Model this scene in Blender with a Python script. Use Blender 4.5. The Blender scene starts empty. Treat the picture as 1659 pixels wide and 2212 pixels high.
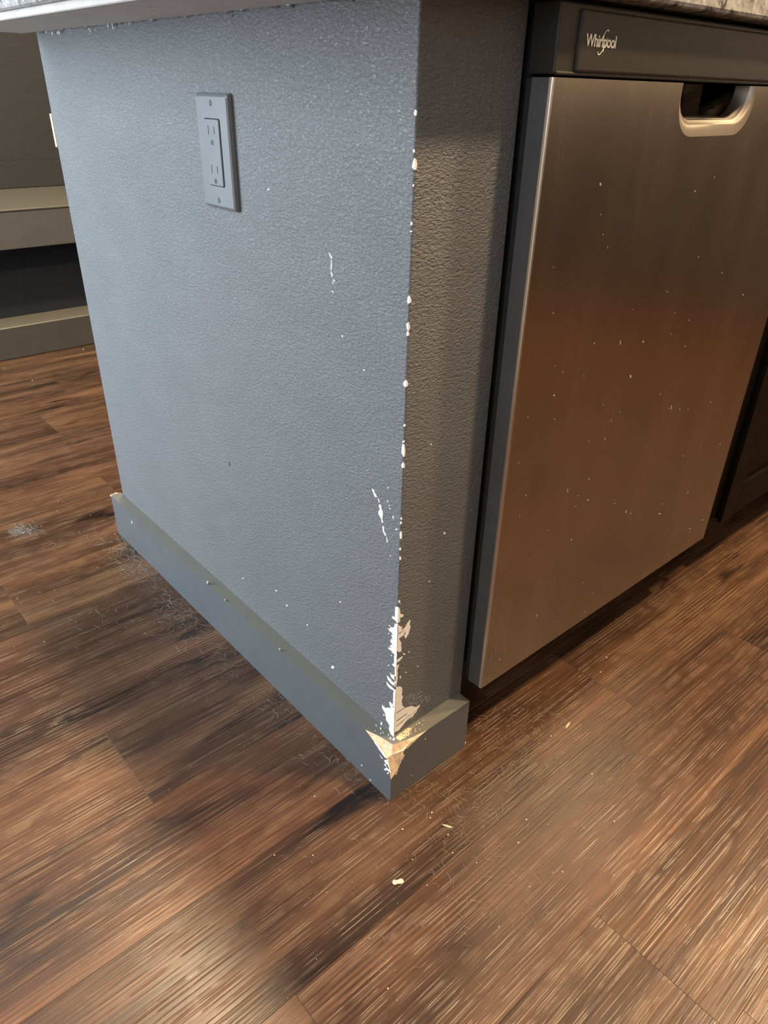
import bpy, bmesh, math, random
from mathutils import Vector, Matrix
from mathutils.geometry import delaunay_2d_cdt

random.seed(11)
scene = bpy.context.scene
COL = scene.collection

# ------------------------------------------------------------------ camera
W, H = 1659.0, 2212.0
F = 1554.03
CAM = Vector((-0.4482, -0.4767, 0.8082))
RIGHT = Vector((0.7550588759561667, -0.655361831536192, 0.01967139052883819))
DOWN = Vector((-0.3188085692982796, -0.3931937013461644, -0.862415102699209))
FWD = Vector((0.5729286081020867, 0.6449027701810799, -0.5058193620562333))
cd = bpy.data.cameras.new('camera')
cam = bpy.data.objects.new('camera', cd)
COL.objects.link(cam)
m = Matrix.Identity(4)
for i in range(3):
    m[i][0] = RIGHT[i]; m[i][1] = -DOWN[i]; m[i][2] = -FWD[i]; m[i][3] = CAM[i]
cam.matrix_world = m
cd.sensor_fit = 'VERTICAL'
cd.sensor_height = 24.0
cd.lens = F / H * 24.0
cd.clip_start = 0.02
scene.camera = cam


def at(u, v, axis, val):
    """point where the sight line of photo pixel (u, v) meets the plane axis = val"""
    d = RIGHT * ((u - W / 2) / F) + DOWN * ((v - H / 2) / F) + FWD
    t = (val - CAM[axis]) / d[axis]
    return CAM + d * t


# ------------------------------------------------------------------ world, lights, exposure
scene.view_settings.view_transform = 'Standard'
scene.view_settings.look = 'None'
scene.view_settings.gamma = 1.0
scene.view_settings.exposure = 0.0
scene.view_settings.use_curve_mapping = False
world = bpy.data.worlds.new('world')
scene.world = world
world.use_nodes = True
world.node_tree.nodes['Background'].inputs[0].default_value = (0.72, 0.86, 1.0, 1)
world.node_tree.nodes['Background'].inputs[1].default_value = 1.0


def area(name, loc, aim, sx, sy, power, col, shape='RECTANGLE'):
    l = bpy.data.lights.new(name, 'AREA')
    l.shape = shape; l.size = sx
    if shape in ('RECTANGLE', 'ELLIPSE'):
        l.size_y = sy
    l.energy = power; l.color = col
    o = bpy.data.objects.new(name, l)
    COL.objects.link(o)
    o.location = loc
    o.rotation_euler = (Vector(aim) - Vector(loc)).to_track_quat('-Z', 'Y').to_euler()
    return o


WX0, WX1, WY0, WY1, CEIL = -1.45, 3.2, -2.4, 2.66, 2.42      # room limits
WIN = (0.75, 2.45, 0.12, 2.12)                                # big window opening y0 y1 z0 z1
WIN2 = (-1.35, -0.45, 0.9, 2.05)                              # smaller kitchen window
DAY, DAY2 = 150.0, 20.0
LAMP = 135.0
for wn, p_ in ((WIN, DAY), (WIN2, DAY2)):
    cy_, cz_ = (wn[0] + wn[1]) / 2, (wn[2] + wn[3]) / 2
    area('window_daylight', (WX0 - 0.16, cy_, cz_), (WX0 + 1, cy_, cz_ - 0.1), wn[1] - wn[0] - 0.06, wn[3] - wn[2] - 0.06, p_, (0.75, 0.88, 1.0))
LAMPS = [(1.95, -0.72), (0.12, 1.02), (0.75, -0.74)]  # last one is an added, unseen lamp that softens shadow and glare


# ------------------------------------------------------------------ material helpers
def new_mat(name):
    mt = bpy.data.materials.new(name)
    mt.use_nodes = True
    nt = mt.node_tree
    return mt, nt, nt.nodes['Principled BSDF']


def node(nt, typ, **kw):
    n = nt.nodes.new(typ)
    for k, v in kw.items():
        if k.startswith('i_'):
            n.inputs[int(k[2:])].default_value = v
        else:
            setattr(n, k, v)
    return n


def mapped(nt, scale, rot=(0, 0, 0), coord='Object'):
    tc = node(nt, 'ShaderNodeTexCoord')
    mp = node(nt, 'ShaderNodeMapping')
    mp.inputs['Scale'].default_value = scale
    mp.inputs['Rotation'].default_value = rot
    nt.links.new(tc.outputs[coord], mp.inputs['Vector'])
    return mp.outputs['Vector']


def noise(nt, vec, scale, detail=3, rough=0.5, dist=0.0):
    n = node(nt, 'ShaderNodeTexNoise')
    n.inputs['Scale'].default_value = scale
    n.inputs['Detail'].default_value = detail
    n.inputs['Roughness'].default_value = rough
    n.inputs['Distortion'].default_value = dist
    nt.links.new(vec, n.inputs['Vector'])
    return n.outputs['Fac']


def ramp(nt, fac, stops):
    r = node(nt, 'ShaderNodeValToRGB')
    el = r.color_ramp.elements
    while len(el) < len(stops):
        el.new(0.5)
    for e, (p, c) in zip(el, stops):
        e.position = p
        e.color = (c[0], c[1], c[2], 1) if len(c) == 3 else c
    nt.links.new(fac, r.inputs['Fac'])
    return r.outputs['Color']


def math_n(nt, op, a, b=None, c=None):
    n = node(nt, 'ShaderNodeMath', operation=op)
    for i, x in enumerate((a, b, c)):
        if x is None:
            continue
        if isinstance(x, (int, float)):
            n.inputs[i].default_value = x
        else:
            nt.links.new(x, n.inputs[i])
    return n.outputs[0]


def mix(nt, fac, a, b, blend='MIX'):
    n = node(nt, 'ShaderNodeMix', data_type='RGBA', blend_type=blend)
    for idx, x in ((0, fac), (6, a), (7, b)):
        if isinstance(x, (int, float)):
            n.inputs[idx].default_value = x
        elif isinstance(x, tuple):
            n.inputs[idx].default_value = x if len(x) == 4 else (*x, 1)
        else:
            nt.links.new(x, n.inputs[idx])
    return n.outputs[2]


def bump(nt, bsdf, height, strength, dist):
    b = node(nt, 'ShaderNodeBump')
    b.inputs['Strength'].default_value = strength
    b.inputs['Distance'].default_value = dist
    nt.links.new(height, b.inputs['Height'])
    nt.links.new(b.outputs['Normal'], bsdf.inputs['Normal'])


def plain(name, col, rough=0.5, metal=0.0, spec=0.5, var=0.12, scale=60, bstr=0.0, coat=0.0):
    mt, nt, b = new_mat(name)
    v = mapped(nt, (1, 1, 1))
    n = noise(nt, v, scale, 4, 0.55)
    c = ramp(nt, n, [(0.3, tuple(x * (1 - var) for x in col)), (0.7, tuple(min(1, x * (1 + var)) for x in col))])
    nt.links.new(c, b.inputs['Base Color'])
    b.inputs['Roughness'].default_value = rough
    b.inputs['Metallic'].default_value = metal
    b.inputs['Specular IOR Level'].default_value = spec
    b.inputs['Coat Weight'].default_value = coat
    if bstr:
        bump(nt, b, n, bstr, 0.001)
    return mt


PAINT = (0.117, 0.121, 0.123)


def wall_paint(name, col, texture=1.0):
    """eggshell paint over an orange-peel / knock-down plaster texture"""
    mt, nt, b = new_mat(name)
    v1 = mapped(nt, (0.6, 0.6, 1.25))
    warp = noise(nt, v1, 120, 2, 0.5)
    n1 = noise(nt, v1, 300, 4, 0.6, 0.4)
    n2 = noise(nt, v1, 600, 2, 0.5, 0.3)
    big = noise(nt, v1, 14, 2, 0.5)
    r1 = ramp(nt, n1, [(0.36, (0, 0, 0)), (0.62, (1, 1, 1))])
    h = math_n(nt, 'ADD', math_n(nt, 'MULTIPLY', r1, 0.75), math_n(nt, 'MULTIPLY', n2, 0.5))
    h = math_n(nt, 'ADD', h, math_n(nt, 'MULTIPLY', warp, 0.35))
    bump(nt, b, h, 0.85 * texture, 0.0012)
    c = ramp(nt, big, [(0.3, tuple(x * 0.95 for x in col)), (0.7, tuple(x * 1.05 for x in col))])
    nt.links.new(c, b.inputs['Base Color'])
    b.inputs['Roughness'].default_value = 0.52
    b.inputs['Specular IOR Level'].default_value = 0.5
    return mt


def board_paint(name, col):
    """smooth trim paint; settled dust where the board faces up"""
    mt, nt, b = new_mat(name)
    v = mapped(nt, (1, 1, 1))
    n = noise(nt, v, 30, 3)
    sp = noise(nt, v, 900, 3, 0.6)
    c = ramp(nt, n, [(0.3, tuple(x * 0.94 for x in col)), (0.7, tuple(x * 1.06 for x in col))])
    g = node(nt, 'ShaderNodeNewGeometry')
    sx = node(nt, 'ShaderNodeSeparateXYZ')
    nt.links.new(g.outputs['Normal'], sx.inputs[0])
    up = math_n(nt, 'GREATER_THAN', sx.outputs[2], 0.6)
    dustm = math_n(nt, 'MULTIPLY', up, ramp(nt, sp, [(0.42, (0.1, 0.1, 0.1)), (0.62, (1, 1, 1))]))
    c = mix(nt, math_n(nt, 'MULTIPLY', dustm, 0.75), c, (0.24, 0.205, 0.13))
    nt.links.new(c, b.inputs['Base Color'])
    b.inputs['Roughness'].default_value = 0.42
    bump(nt, b, sp, 0.12, 0.0004)
    return mt


def wood_floor(name):
    mt, nt, b = new_mat(name)
    tc = node(nt, 'ShaderNodeTexCoord')
    oi = node(nt, 'ShaderNodeObjectInfo')
    off = node(nt, 'ShaderNodeCombineXYZ')
    nt.links.new(math_n(nt, 'MULTIPLY', oi.outputs['Random'], 37.0), off.inputs[0])
    nt.links.new(math_n(nt, 'MULTIPLY', oi.outputs['Random'], 91.0), off.inputs[1])
    add = node(nt, 'ShaderNodeVectorMath', operation='ADD')
    nt.links.new(tc.outputs['Object'], add.inputs[0])
    nt.links.new(off.outputs[0], add.inputs[1])

    def sc(s):
        mp = node(nt, 'ShaderNodeMapping')
        mp.inputs['Scale'].default_value = s
        nt.links.new(add.outputs[0], mp.inputs['Vector'])
        return mp.outputs['Vector']
    bands = noise(nt, sc((1.6, 15, 1)), 1.0, 4, 0.55, 0.35)
    blot = noise(nt, sc((5, 22, 1)), 1.0, 3, 0.55, 0.8)
    fine = noise(nt, sc((9, 330, 1)), 1.0, 3, 0.6)
    pores = noise(nt, sc((22, 620, 1)), 1.0, 2, 0.5)
    wv = node(nt, 'ShaderNodeTexWave', wave_type='BANDS', bands_direction='Y', wave_profile='SIN')
    wv.inputs['Scale'].default_value = 1.0
    wv.inputs['Distortion'].default_value = 11.0
    wv.inputs['Detail'].default_value = 2.0
    wv.inputs['Detail Scale'].default_value = 0.22
    wv.inputs['Detail Roughness'].default_value = 0.4
    nt.links.new(sc((5.5, 52, 1)), wv.inputs['Vector'])
    wave = wv.outputs['Fac']
    wmask = ramp(nt, noise(nt, sc((3, 9, 1)), 1.0, 2, 0.5), [(0.52, (0, 0, 0)), (0.66, (1, 1, 1))])
    # thin open-grain lines: the ridge of a long stretched noise
    gn = noise(nt, sc((2.6, 150, 1)), 1.0, 2, 0.45, 0.25)
    ridge = math_n(nt, 'SUBTRACT', 1.0, math_n(nt, 'MULTIPLY', math_n(nt, 'ABSOLUTE', math_n(nt, 'SUBTRACT', gn, 0.5)), 16.0))
    ridge = math_n(nt, 'MAXIMUM', ridge, 0.0)
    brk = ramp(nt, noise(nt, sc((30, 40, 1)), 1.0, 2, 0.5), [(0.38, (0.15, 0.15, 0.15)), (0.58, (1, 1, 1))])
    ridge = math_n(nt, 'MULTIPLY', ridge, brk)
    v = math_n(nt, 'MULTIPLY_ADD', bands, 1.7, -0.64)
    v = math_n(nt, 'ADD', v, math_n(nt, 'MULTIPLY_ADD', blot, 0.7, -0.35))
    v = math_n(nt, 'ADD', v, math_n(nt, 'MULTIPLY_ADD', fine, 0.75, -0.375))
    v = math_n(nt, 'ADD', v, math_n(nt, 'MULTIPLY', wmask, math_n(nt, 'MULTIPLY_ADD', wave, 0.5, -0.22)))
    v = math_n(nt, 'ADD', v, 0.26)
    c = ramp(nt, v, [(0.0, (0.014, 0.007, 0.0042)), (0.34, (0.042, 0.0195, 0.0105)),
                     (0.62, (0.080, 0.038, 0.019)), (1.0, (0.168, 0.084, 0.042))])
    c = mix(nt, math_n(nt, 'MULTIPLY', ridge, 0.42), c, (0.19, 0.118, 0.066))
    knot = ramp(nt, blot, [(0.26, (0.3, 0.26, 0.26)), (0.36, (1, 1, 1))])
    c = mix(nt, 1.0, c, knot, 'MULTIPLY')
    c = mix(nt, 1.0, c, oi.outputs['Color'], 'MULTIPLY')
    nt.links.new(c, b.inputs['Base Color'])
    rr = math_n(nt, 'MULTIPLY_ADD', fine, 0.2, 0.23)
    nt.links.new(rr, b.inputs['Roughness'])
    b.inputs['Specular IOR Level'].default_value = 0.36
    h = math_n(nt, 'ADD', math_n(nt, 'MULTIPLY', ridge, -0.9), math_n(nt, 'MULTIPLY', pores, 0.2))
    h = math_n(nt, 'ADD', h, math_n(nt, 'MULTIPLY', fine, 0.35))
    bump(nt, b, h, 0.5, 0.0006)
    return mt


def steel(name, col, rough, streak=True):
    mt, nt, b = new_mat(name)
    v = mapped(nt, (700, 1, 5))
    n = noise(nt, v, 1.0, 3, 0.6)
    v2 = mapped(nt, (14, 1, 3))
    sm = noise(nt, v2, 1.0, 4, 0.6)
    c = ramp(nt, sm, [(0.25, tuple(x * 0.86 for x in col)), (0.75, tuple(x * 1.08 for x in col))])
    nt.links.new(c, b.inputs['Base Color'])
    b.inputs['Metallic'].default_value = 1.0
    r = math_n(nt, 'ADD', math_n(nt, 'MULTIPLY_ADD', n, 0.03, rough - 0.015), math_n(nt, 'MULTIPLY_ADD', sm, 0.12, -0.06))
    nt.links.new(r, b.inputs['Roughness'])
    b.inputs['Anisotropic'].default_value = 0.5
    bump(nt, b, n, 0.015, 0.0003)
    return mt


def granite(name):
    mt, nt, b = new_mat(name)
    v = mapped(nt, (1, 1, 1))
    n = noise(nt, v, 55, 5, 0.65, 1.2)
    c = ramp(nt, n, [(0.33, (0.03, 0.032, 0.035)), (0.43, (0.22, 0.215, 0.21)), (0.6, (0.40, 0.39, 0.38)), (0.75, (0.6, 0.59, 0.57))])
    nt.links.new(c, b.inputs['Base Color'])
    b.inputs['Roughness'].default_value = 0.25
    return mt


M = dict(
    wall=wall_paint('wall_paint_charcoal', PAINT),
    ledge=board_paint('ledge_paint', (0.045, 0.042, 0.036)),
    apron=plain('apron_paint', (0.055, 0.051, 0.044), 0.6, var=0.05, scale=20),
    board=board_paint('trim_paint_charcoal', (0.088, 0.095, 0.10)),
    wood=wood_floor('vinyl_wood_floor'),
    subfloor=plain('subfloor_dark', (0.02, 0.012, 0.008), 0.8),
    plaster=plain('bare_plaster', (0.80, 0.77, 0.72), 0.75, var=0.08, scale=300),
    scuff=plain('pale_scuff', (0.33, 0.34, 0.34), 0.6, var=0.2, scale=500),
    mdf=plain('bare_wood_fibre', (0.72, 0.53, 0.34), 0.8, var=0.22, scale=160, bstr=0.3),
    plate=plain('grey_painted_plastic', (0.115, 0.122, 0.128), 0.3, var=0.04),
    black=plain('slot_black', (0.008, 0.008, 0.009), 0.6),
    steel=steel('brushed_stainless', (0.42, 0.38, 0.335), 0.26),
    steel_soft=steel('satin_stainless_pocket', (0.36, 0.32, 0.27), 0.45),
    steel_edge=steel('lightened_stainless_edge', (0.78, 0.78, 0.78), 0.3),  # same steel coloured lighter, painting in the daylight glint along the door edge
    console=plain('charcoal_console', (0.026, 0.024, 0.0205), 0.4, spec=0.28, var=0.06),
    side=plain('grey_side_panel', (0.075, 0.078, 0.083), 0.45, var=0.1, scale=25),
    rubber=plain('black_gasket', (0.012, 0.012, 0.012), 0.7),
    logo=plain('logo_print', (0.85, 0.78, 0.62), 0.45, var=0.03),
    espresso=plain('espresso_cabinet', (0.005, 0.003, 0.002), 0.5, spec=0.08, var=0.15, scale=20),
    granite=granite('speckled_granite'),
    greige=plain('underside_board', (0.38, 0.355, 0.335), 0.8, var=0.1, scale=30),
    caulk=plain('white_caulk', (0.75, 0.76, 0.77), 0.7),
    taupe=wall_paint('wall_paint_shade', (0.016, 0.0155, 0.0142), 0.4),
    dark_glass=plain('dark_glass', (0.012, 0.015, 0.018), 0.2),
    ceiling=plain('ceiling_white', (0.78, 0.76, 0.72), 0.9, var=0.03),
    dark_band=plain('dark_brown_band', (0.07, 0.05, 0.038), 0.8),
    room=plain('room_wall_beige', (0.52, 0.47, 0.41), 0.85, var=0.03),
    hair=plain('pale_hair', (0.29, 0.215, 0.15), 0.5, var=0.2, scale=80),
    lint=plain('grey_lint', (0.30, 0.29, 0.26), 0.9, var=0.2, scale=200),
    crumb=plain('pale_crumb', (0.58, 0.49, 0.36), 0.8, var=0.1, scale=400),
    grass=plain('dry_leaf', (0.42, 0.42, 0.28), 0.7),
    mark=plain('dark_mark', (0.015, 0.015, 0.016), 0.7),
    white=plain('white_trim', (0.8, 0.8, 0.78), 0.5, var=0.02),
)
lm, lnt, lb = new_mat('lamp_diffuser')
lb.inputs['Base Color'].default_value = (1, 0.95, 0.85, 1)
lb.inputs['Emission Color'].default_value = (1, 0.78, 0.52, 1)
lb.inputs['Emission Strength'].default_value = 5.0
M['lamp'] = lm
gm, gnt, gb = new_mat('clear_pane')
gb.inputs['Base Color'].default_value = (1, 1, 1, 1)
gb.inputs['Roughness'].default_value = 0.0
gb.inputs['Alpha'].default_value = 0.12
M['glass'] = gm


# ------------------------------------------------------------------ mesh helpers
def link(name, me, mat=None, parent=None):
    o = bpy.data.objects.new(name, me)
    COL.objects.link(o)
    if mat is not None and me is not None and not me.materials:
        me.materials.append(M[mat])
    if parent is not None:
        o.parent = parent
    return o


def from_bm(name, bm, mat, parent=None, smooth=False):
    me = bpy.data.meshes.new(name)
    bmesh.ops.recalc_face_normals(bm, faces=bm.faces)
    bm.to_mesh(me); bm.free()
    if smooth:
        for p in me.polygons:
            p.use_smooth = True
    return link(name, me, mat, parent)


def add_box(bm, x0, x1, y0, y1, z0, z1, bev=0.0, seg=2):
    r = bmesh.ops.create_cube(bm, size=1)
    vs = r['verts']
    for v in vs:
        v.co = Vector(((x0 + x1) / 2 + v.co.x * (x1 - x0), (y0 + y1) / 2 + v.co.y * (y1 - y0), (z0 + z1) / 2 + v.co.z * (z1 - z0)))
    if bev:
        es = list({e for v in vs for e in v.link_edges})
        bmesh.ops.bevel(bm, geom=es, offset=bev, segments=seg, affect='EDGES', profile=0.5)


def box(name, b, mat, parent=None, bev=0.0, seg=2):
    bm = bmesh.new()
    add_box(bm, *b, bev=bev, seg=seg)
    return from_bm(name, bm, mat, parent)


def faces(name, verts, fs, mat, parent=None, smooth=False):
    bm = bmesh.new()
    vs = [bm.verts.new(v) for v in verts]
    for f in fs:
        if len(f) <= 4:
            bm.faces.new([vs[i] for i in f])
            continue
        # flat concave outline: split it into clean triangles
        ps = [vs[i].co for i in f]
        flat = min(range(3), key=lambda k: max(p[k] for p in ps) - min(p[k] for p in ps))
        ia, ib = [k for k in range(3) if k != flat]
        _, _, tri, orig, _, _ = delaunay_2d_cdt([Vector((p[ia], p[ib])) * 1000.0 for p in ps], [], [list(range(len(ps)))], 1, 1e-5)
        for t in tri:
            bm.faces.new([vs[f[orig[i][0]]] for i in t])
    return from_bm(name, bm, mat, parent, smooth)


def empty(name, loc=(0, 0, 0)):
    o = bpy.data.objects.new(name, None)
    COL.objects.link(o)
    o.location = loc
    return o


def tag(o, label=None, cat=None, kind=None, group=None):
    for k, v in (('label', label), ('category', cat), ('kind', kind), ('group', group)):
        if v:
            o[k] = v
    return o


def prism(name, outline, axis, base, top, mat, parent=None):
    """closed outline (list of 3D points in a plane) given thickness from base to top along axis"""
    ia, ib = [k for k in range(3) if k != axis]
    pts = [Vector((p[ia], p[ib])) * 1000.0 for p in outline]
    vo, eo, fo, _, _, _ = delaunay_2d_cdt(pts, [], [list(range(len(pts)))], 1, 1e-4)
    if not fo:
        return None
    bm = bmesh.new()

    def mk(p, h):
        c = [0, 0, 0]
        c[ia], c[ib], c[axis] = p[0] / 1000.0, p[1] / 1000.0, h
        return bm.verts.new(c)
    hi = [mk(p, top) for p in vo]; lo = {}
    cnt = {}
    for f in fo:
        bm.faces.new([hi[i] for i in f])
        for i in range(len(f)):
            e = (f[i], f[(i + 1) % len(f)])
            cnt[tuple(sorted(e))] = cnt.get(tuple(sorted(e)), 0) + 1
    for (i, j), k in cnt.items():
        if k == 1:
            for q_ in (i, j):
                if q_ not in lo:
                    lo[q_] = mk(vo[q_], base)
            bm.faces.new((hi[i], hi[j], lo[j], lo[i]))
    for v in [v for v in bm.verts if not v.link_faces]:
        bm.verts.remove(v)
    return from_bm(name, bm, mat, parent)


# ------------------------------------------------------------------ dimensions of the peninsula
TB, HB, LB = 0.0207, 0.0901, 0.838        # baseboard thickness, height, end
LY, WT, ZC = 0.829, 0.126, 0.878          # end wall length, thickness, counter underside

# ------------------------------------------------------------------ floor and its planks
floor = box('floor', (WX0, WX1, WY0, WY1, -0.05, -0.0075), 'subfloor')
tag(floor, 'dark brown wood-look plank floor', None, 'structure')
PW, PL = 0.155, 0.914
joints = {-1: 0.38, -2: -0.25, -3: 0.06, 1: -0.259, 4: -0.262, 6: 0.05, 9: 0.065, 0: 0.22, 2: 0.42, 3: 0.16, 5: 0.31, 7: 0.45,
          8: 0.55, 10: 0.5, 11: 0.2, 12: 0.7}
tints = {(-1, -1): (0.92, 0.9, 0.9), (-2, -1): (1.0, 0.98, 0.95), (0, -1): (1.1, 1.0, 0.95), (-3, 0): (1.22, 1.16, 1.05)}
plank_meshes = {}


def plank_mesh(length):
    key = round(length, 4)
    if key not in plank_meshes:
        bm = bmesh.new()
        add_box(bm, 0.0001, length - 0.0001, 0.0001, PW - 0.0001, -0.0075, 0.0)
        es = [e for e in bm.edges if all(abs(v.co.z) < 1e-6 for v in e.verts)]
        bmesh.ops.bevel(bm, geom=es, offset=0.00025, segments=1, affect='EDGES')
        me = bpy.data.meshes.new('plank')
        bmesh.ops.recalc_face_normals(bm, faces=bm.faces)
        bm.to_mesh(me); bm.free()
        me.materials.append(M['wood'])
        plank_meshes[key] = me
    return plank_meshes[key]


rng = random.Random(5)
for k in range(-16, 18):
    y0 = 0.022 + PW * k
    if y0 + PW > WY1 + 0.1 or y0 < WY0 - 0.1:
        continue
    j = joints.get(k, rng.uniform(-0.4, 0.5))
    for n in range(-4, 5):
        xa = j + n * PL
        if xa + PL < WX0 or xa > WX1 - 0.1:
            continue
        xb = max(xa, WX0); xe = min(xa + PL, WX1)
        o = link('plank', plank_mesh(xe - xb), None, floor)
        o.location = (xb, y0, 0)
        s = rng.uniform(0.86, 1.16)
        t = tints.get((k, n), (s * rng.uniform(0.97, 1.06), s, s * rng.uniform(0.92, 1.04)))
        o.color = (*t, 1)

# ------------------------------------------------------------------ room shell
def wall_box(name, b, mat, label):
    return tag(box(name, b, mat), label, None, 'structure')


wall_box('ceiling', (WX0, WX1, WY0, WY1, CEIL, CEIL + 0.1), 'ceiling', 'white ceiling above the kitchen')
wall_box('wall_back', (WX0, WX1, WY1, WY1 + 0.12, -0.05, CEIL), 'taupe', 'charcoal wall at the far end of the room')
wall_box('wall_right', (WX1, WX1 + 0.12, WY0, WY1, -0.05, CEIL), 'room', 'beige wall beyond the cabinets')
wall_box('wall_front', (WX0, WX1, WY0 - 0.12, WY0, -0.05, CEIL), 'room', 'beige wall with added dark lower band behind the camera')
bm = bmesh.new()
for y0_, y1_ in ((WY0, WIN2[0]), (WIN2[1], WIN[0]), (WIN[1], WY1)):
    add_box(bm, WX0 - 0.12, WX0, y0_, y1_, -0.05, CEIL)
for wn in (WIN, WIN2):
    add_box(bm, WX0 - 0.12, WX0, wn[0], wn[1], -0.05, wn[2])
    add_box(bm, WX0 - 0.12, WX0, wn[0], wn[1], wn[3], CEIL)
wl = from_bm('wall_left', bm, 'room')
tag(wl, 'beige wall with the windows', None, 'structure')
for i, (a, bb, c, d) in enumerate((WIN, WIN2)):
    win = tag(empty('window_%d' % (i + 1)), ('large white framed window', 'small white framed kitchen window')[i], None, 'structure')
    for b_ in ((a, a + 0.04, c, d), (bb - 0.04, bb, c, d), (a + 0.04, bb - 0.04, c, c + 0.04), (a + 0.04, bb - 0.04, d - 0.04, d), ((a + bb) / 2 - 0.015, (a + bb) / 2 + 0.015, c + 0.04, d - 0.04)):
        box('window_frame', (WX0 - 0.10, WX0 - 0.06, *b_), 'white', win)
for nm, b_ in (('added_band_front', (WX0, WX1, WY0, WY0 + 0.02, 0.0, 0.9)), ('added_band_right', (WX1 - 0.02, WX1, WY0 + 0.02, -0.06, 0.0, 0.9))):
    box('added_dark_band', b_, 'dark_band', bpy.data.objects['wall_front' if 'front' in nm else 'wall_right'])  # unseen dark lower band, added to darken what the dishwasher steel reflects
for i, (lx, ly) in enumerate(LAMPS):
    root = tag(empty('ceiling_lamp', (lx, ly, CEIL)), ['flush ceiling lamp over the kitchen aisle', 'flush ceiling lamp over the counter end', 'added unseen ceiling lamp softening the kitchen shadows'][i], 'lamp', None, 'ceiling lamps')
    bm = bmesh.new()
    bmesh.ops.create_cone(bm, cap_ends=True, segments=32, radius1=0.11, radius2=0.12, depth=0.03, matrix=Matrix.Translation((0, 0, -0.015)))
    from_bm('lamp_housing', bm, 'white', root)
    bm = bmesh.new()
    bmesh.ops.create_cone(bm, cap_ends=True, segments=32, radius1=0.085, radius2=0.09, depth=0.006, matrix=Matrix.Translation((0, 0, -0.033)))
    from_bm('lamp_diffuser', bm, 'lamp', root)
    l = area('lamp_light', (lx, ly, CEIL - 0.04), (lx, ly, 0), 0.16, 0.16, LAMP * (0.60, 0.46, 0.46)[i], (1.0, 0.72, 0.43), 'DISK')

# ------------------------------------------------------------------ peninsula end wall
wall = empty('wall_peninsula')
tag(wall, 'charcoal textured half wall at the end of the counter', None, 'structure')
bm = bmesh.new()
add_box(bm, 0, WT, 0, LY, -0.005, ZC)
es = [e for e in bm.edges if abs(e.verts[0].co.x - e.verts[1].co.x) < 1e-6 and abs(e.verts[0].co.y - e.verts[1].co.y) < 1e-6]
bmesh.ops.bevel(bm, geom=es, offset=0.0022, segments=3, affect='EDGES', profile=0.5)
from_bm('wall_surface', bm, 'wall', wall)

# chipped paint: bare plaster showing along the corner, every chip a thin piece of its own
CT = at(907.5, 0, 1, 0.0); CB = at(850, 1596, 1, 0.0)


def edge_x(v):
    return 907.5 + (850.5 - 907.5) * v / 1596.0


def clip(poly, side):
    """keep the part of a photo-space outline left (-1) or right (+1) of the wall corner"""
    out = []
    f = lambda p: (p[0] - edge_x(p[1])) * side
    for i in range(len(poly)):
        p, q = poly[i], poly[(i + 1) % len(poly)]
        fp, fq = f(p), f(q)
        if fp >= 0:
            out.append(p)
        if fp * fq < 0:
            t = fp / (fp - fq)
            out.append((p[0] + (q[0] - p[0]) * t, p[1] + (q[1] - p[1]) * t))
    return out


def rough_outline(poly, step, amp, r):
    out = []
    n = len(poly)
    for i in range(n):
        p, q = poly[i], poly[(i + 1) % n]
        L = math.hypot(q[0] - p[0], q[1] - p[1])
        k = max(1, int(L / step))
        for j in range(k):
            t = j / k
            jx, jy = (0, 0) if j == 0 else (r.uniform(-amp, amp), r.uniform(-amp, amp))
            out.append((p[0] + (q[0] - p[0]) * t + jx, p[1] + (q[1] - p[1]) * t + jy))
    return out


crng = random.Random(3)


def chip(poly, side=0, mat='plaster', name='paint_chip', amp=0.8, step=4.0, parent=None, pos=0.0, th=0.0003):
    """side -1: on the left face (x = 0); +1: on the right face (y = 0); 0: wraps the corner"""
    poly = rough_outline(poly, step, amp, crng)
    for s in ((-1, 1) if side == 0 else (side,)):
        pts = clip(poly, s) if side == 0 else poly
        if len(pts) < 3:
            continue
        ax = 0 if s < 0 else 1
        ps = [at(u, v, ax, pos) for u, v in pts]
        prism(name, ps, ax, pos + 0.0006, pos - th, mat, parent or wall)


def blob(u, v, w, h, side=0, mat='plaster', name='paint_chip', n=9, tilt=0.0, **kw):
    pts = []
    for i in range(n):
        a = 2 * math.pi * i / n
        rr = crng.uniform(0.78, 1.12)
        x, y = math.cos(a) * w / 2 * rr, math.sin(a) * h / 2 * rr
        pts.append((u + x * math.cos(tilt) - y * math.sin(tilt), v + x * math.sin(tilt) + y * math.cos(tilt)))
    chip(pts, side, mat, name, amp=0.0, step=99, **kw)


def zpoly(pts, ox, oy, s):
    return [(ox + x * s, oy + y * s) for x, y in pts]


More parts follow.
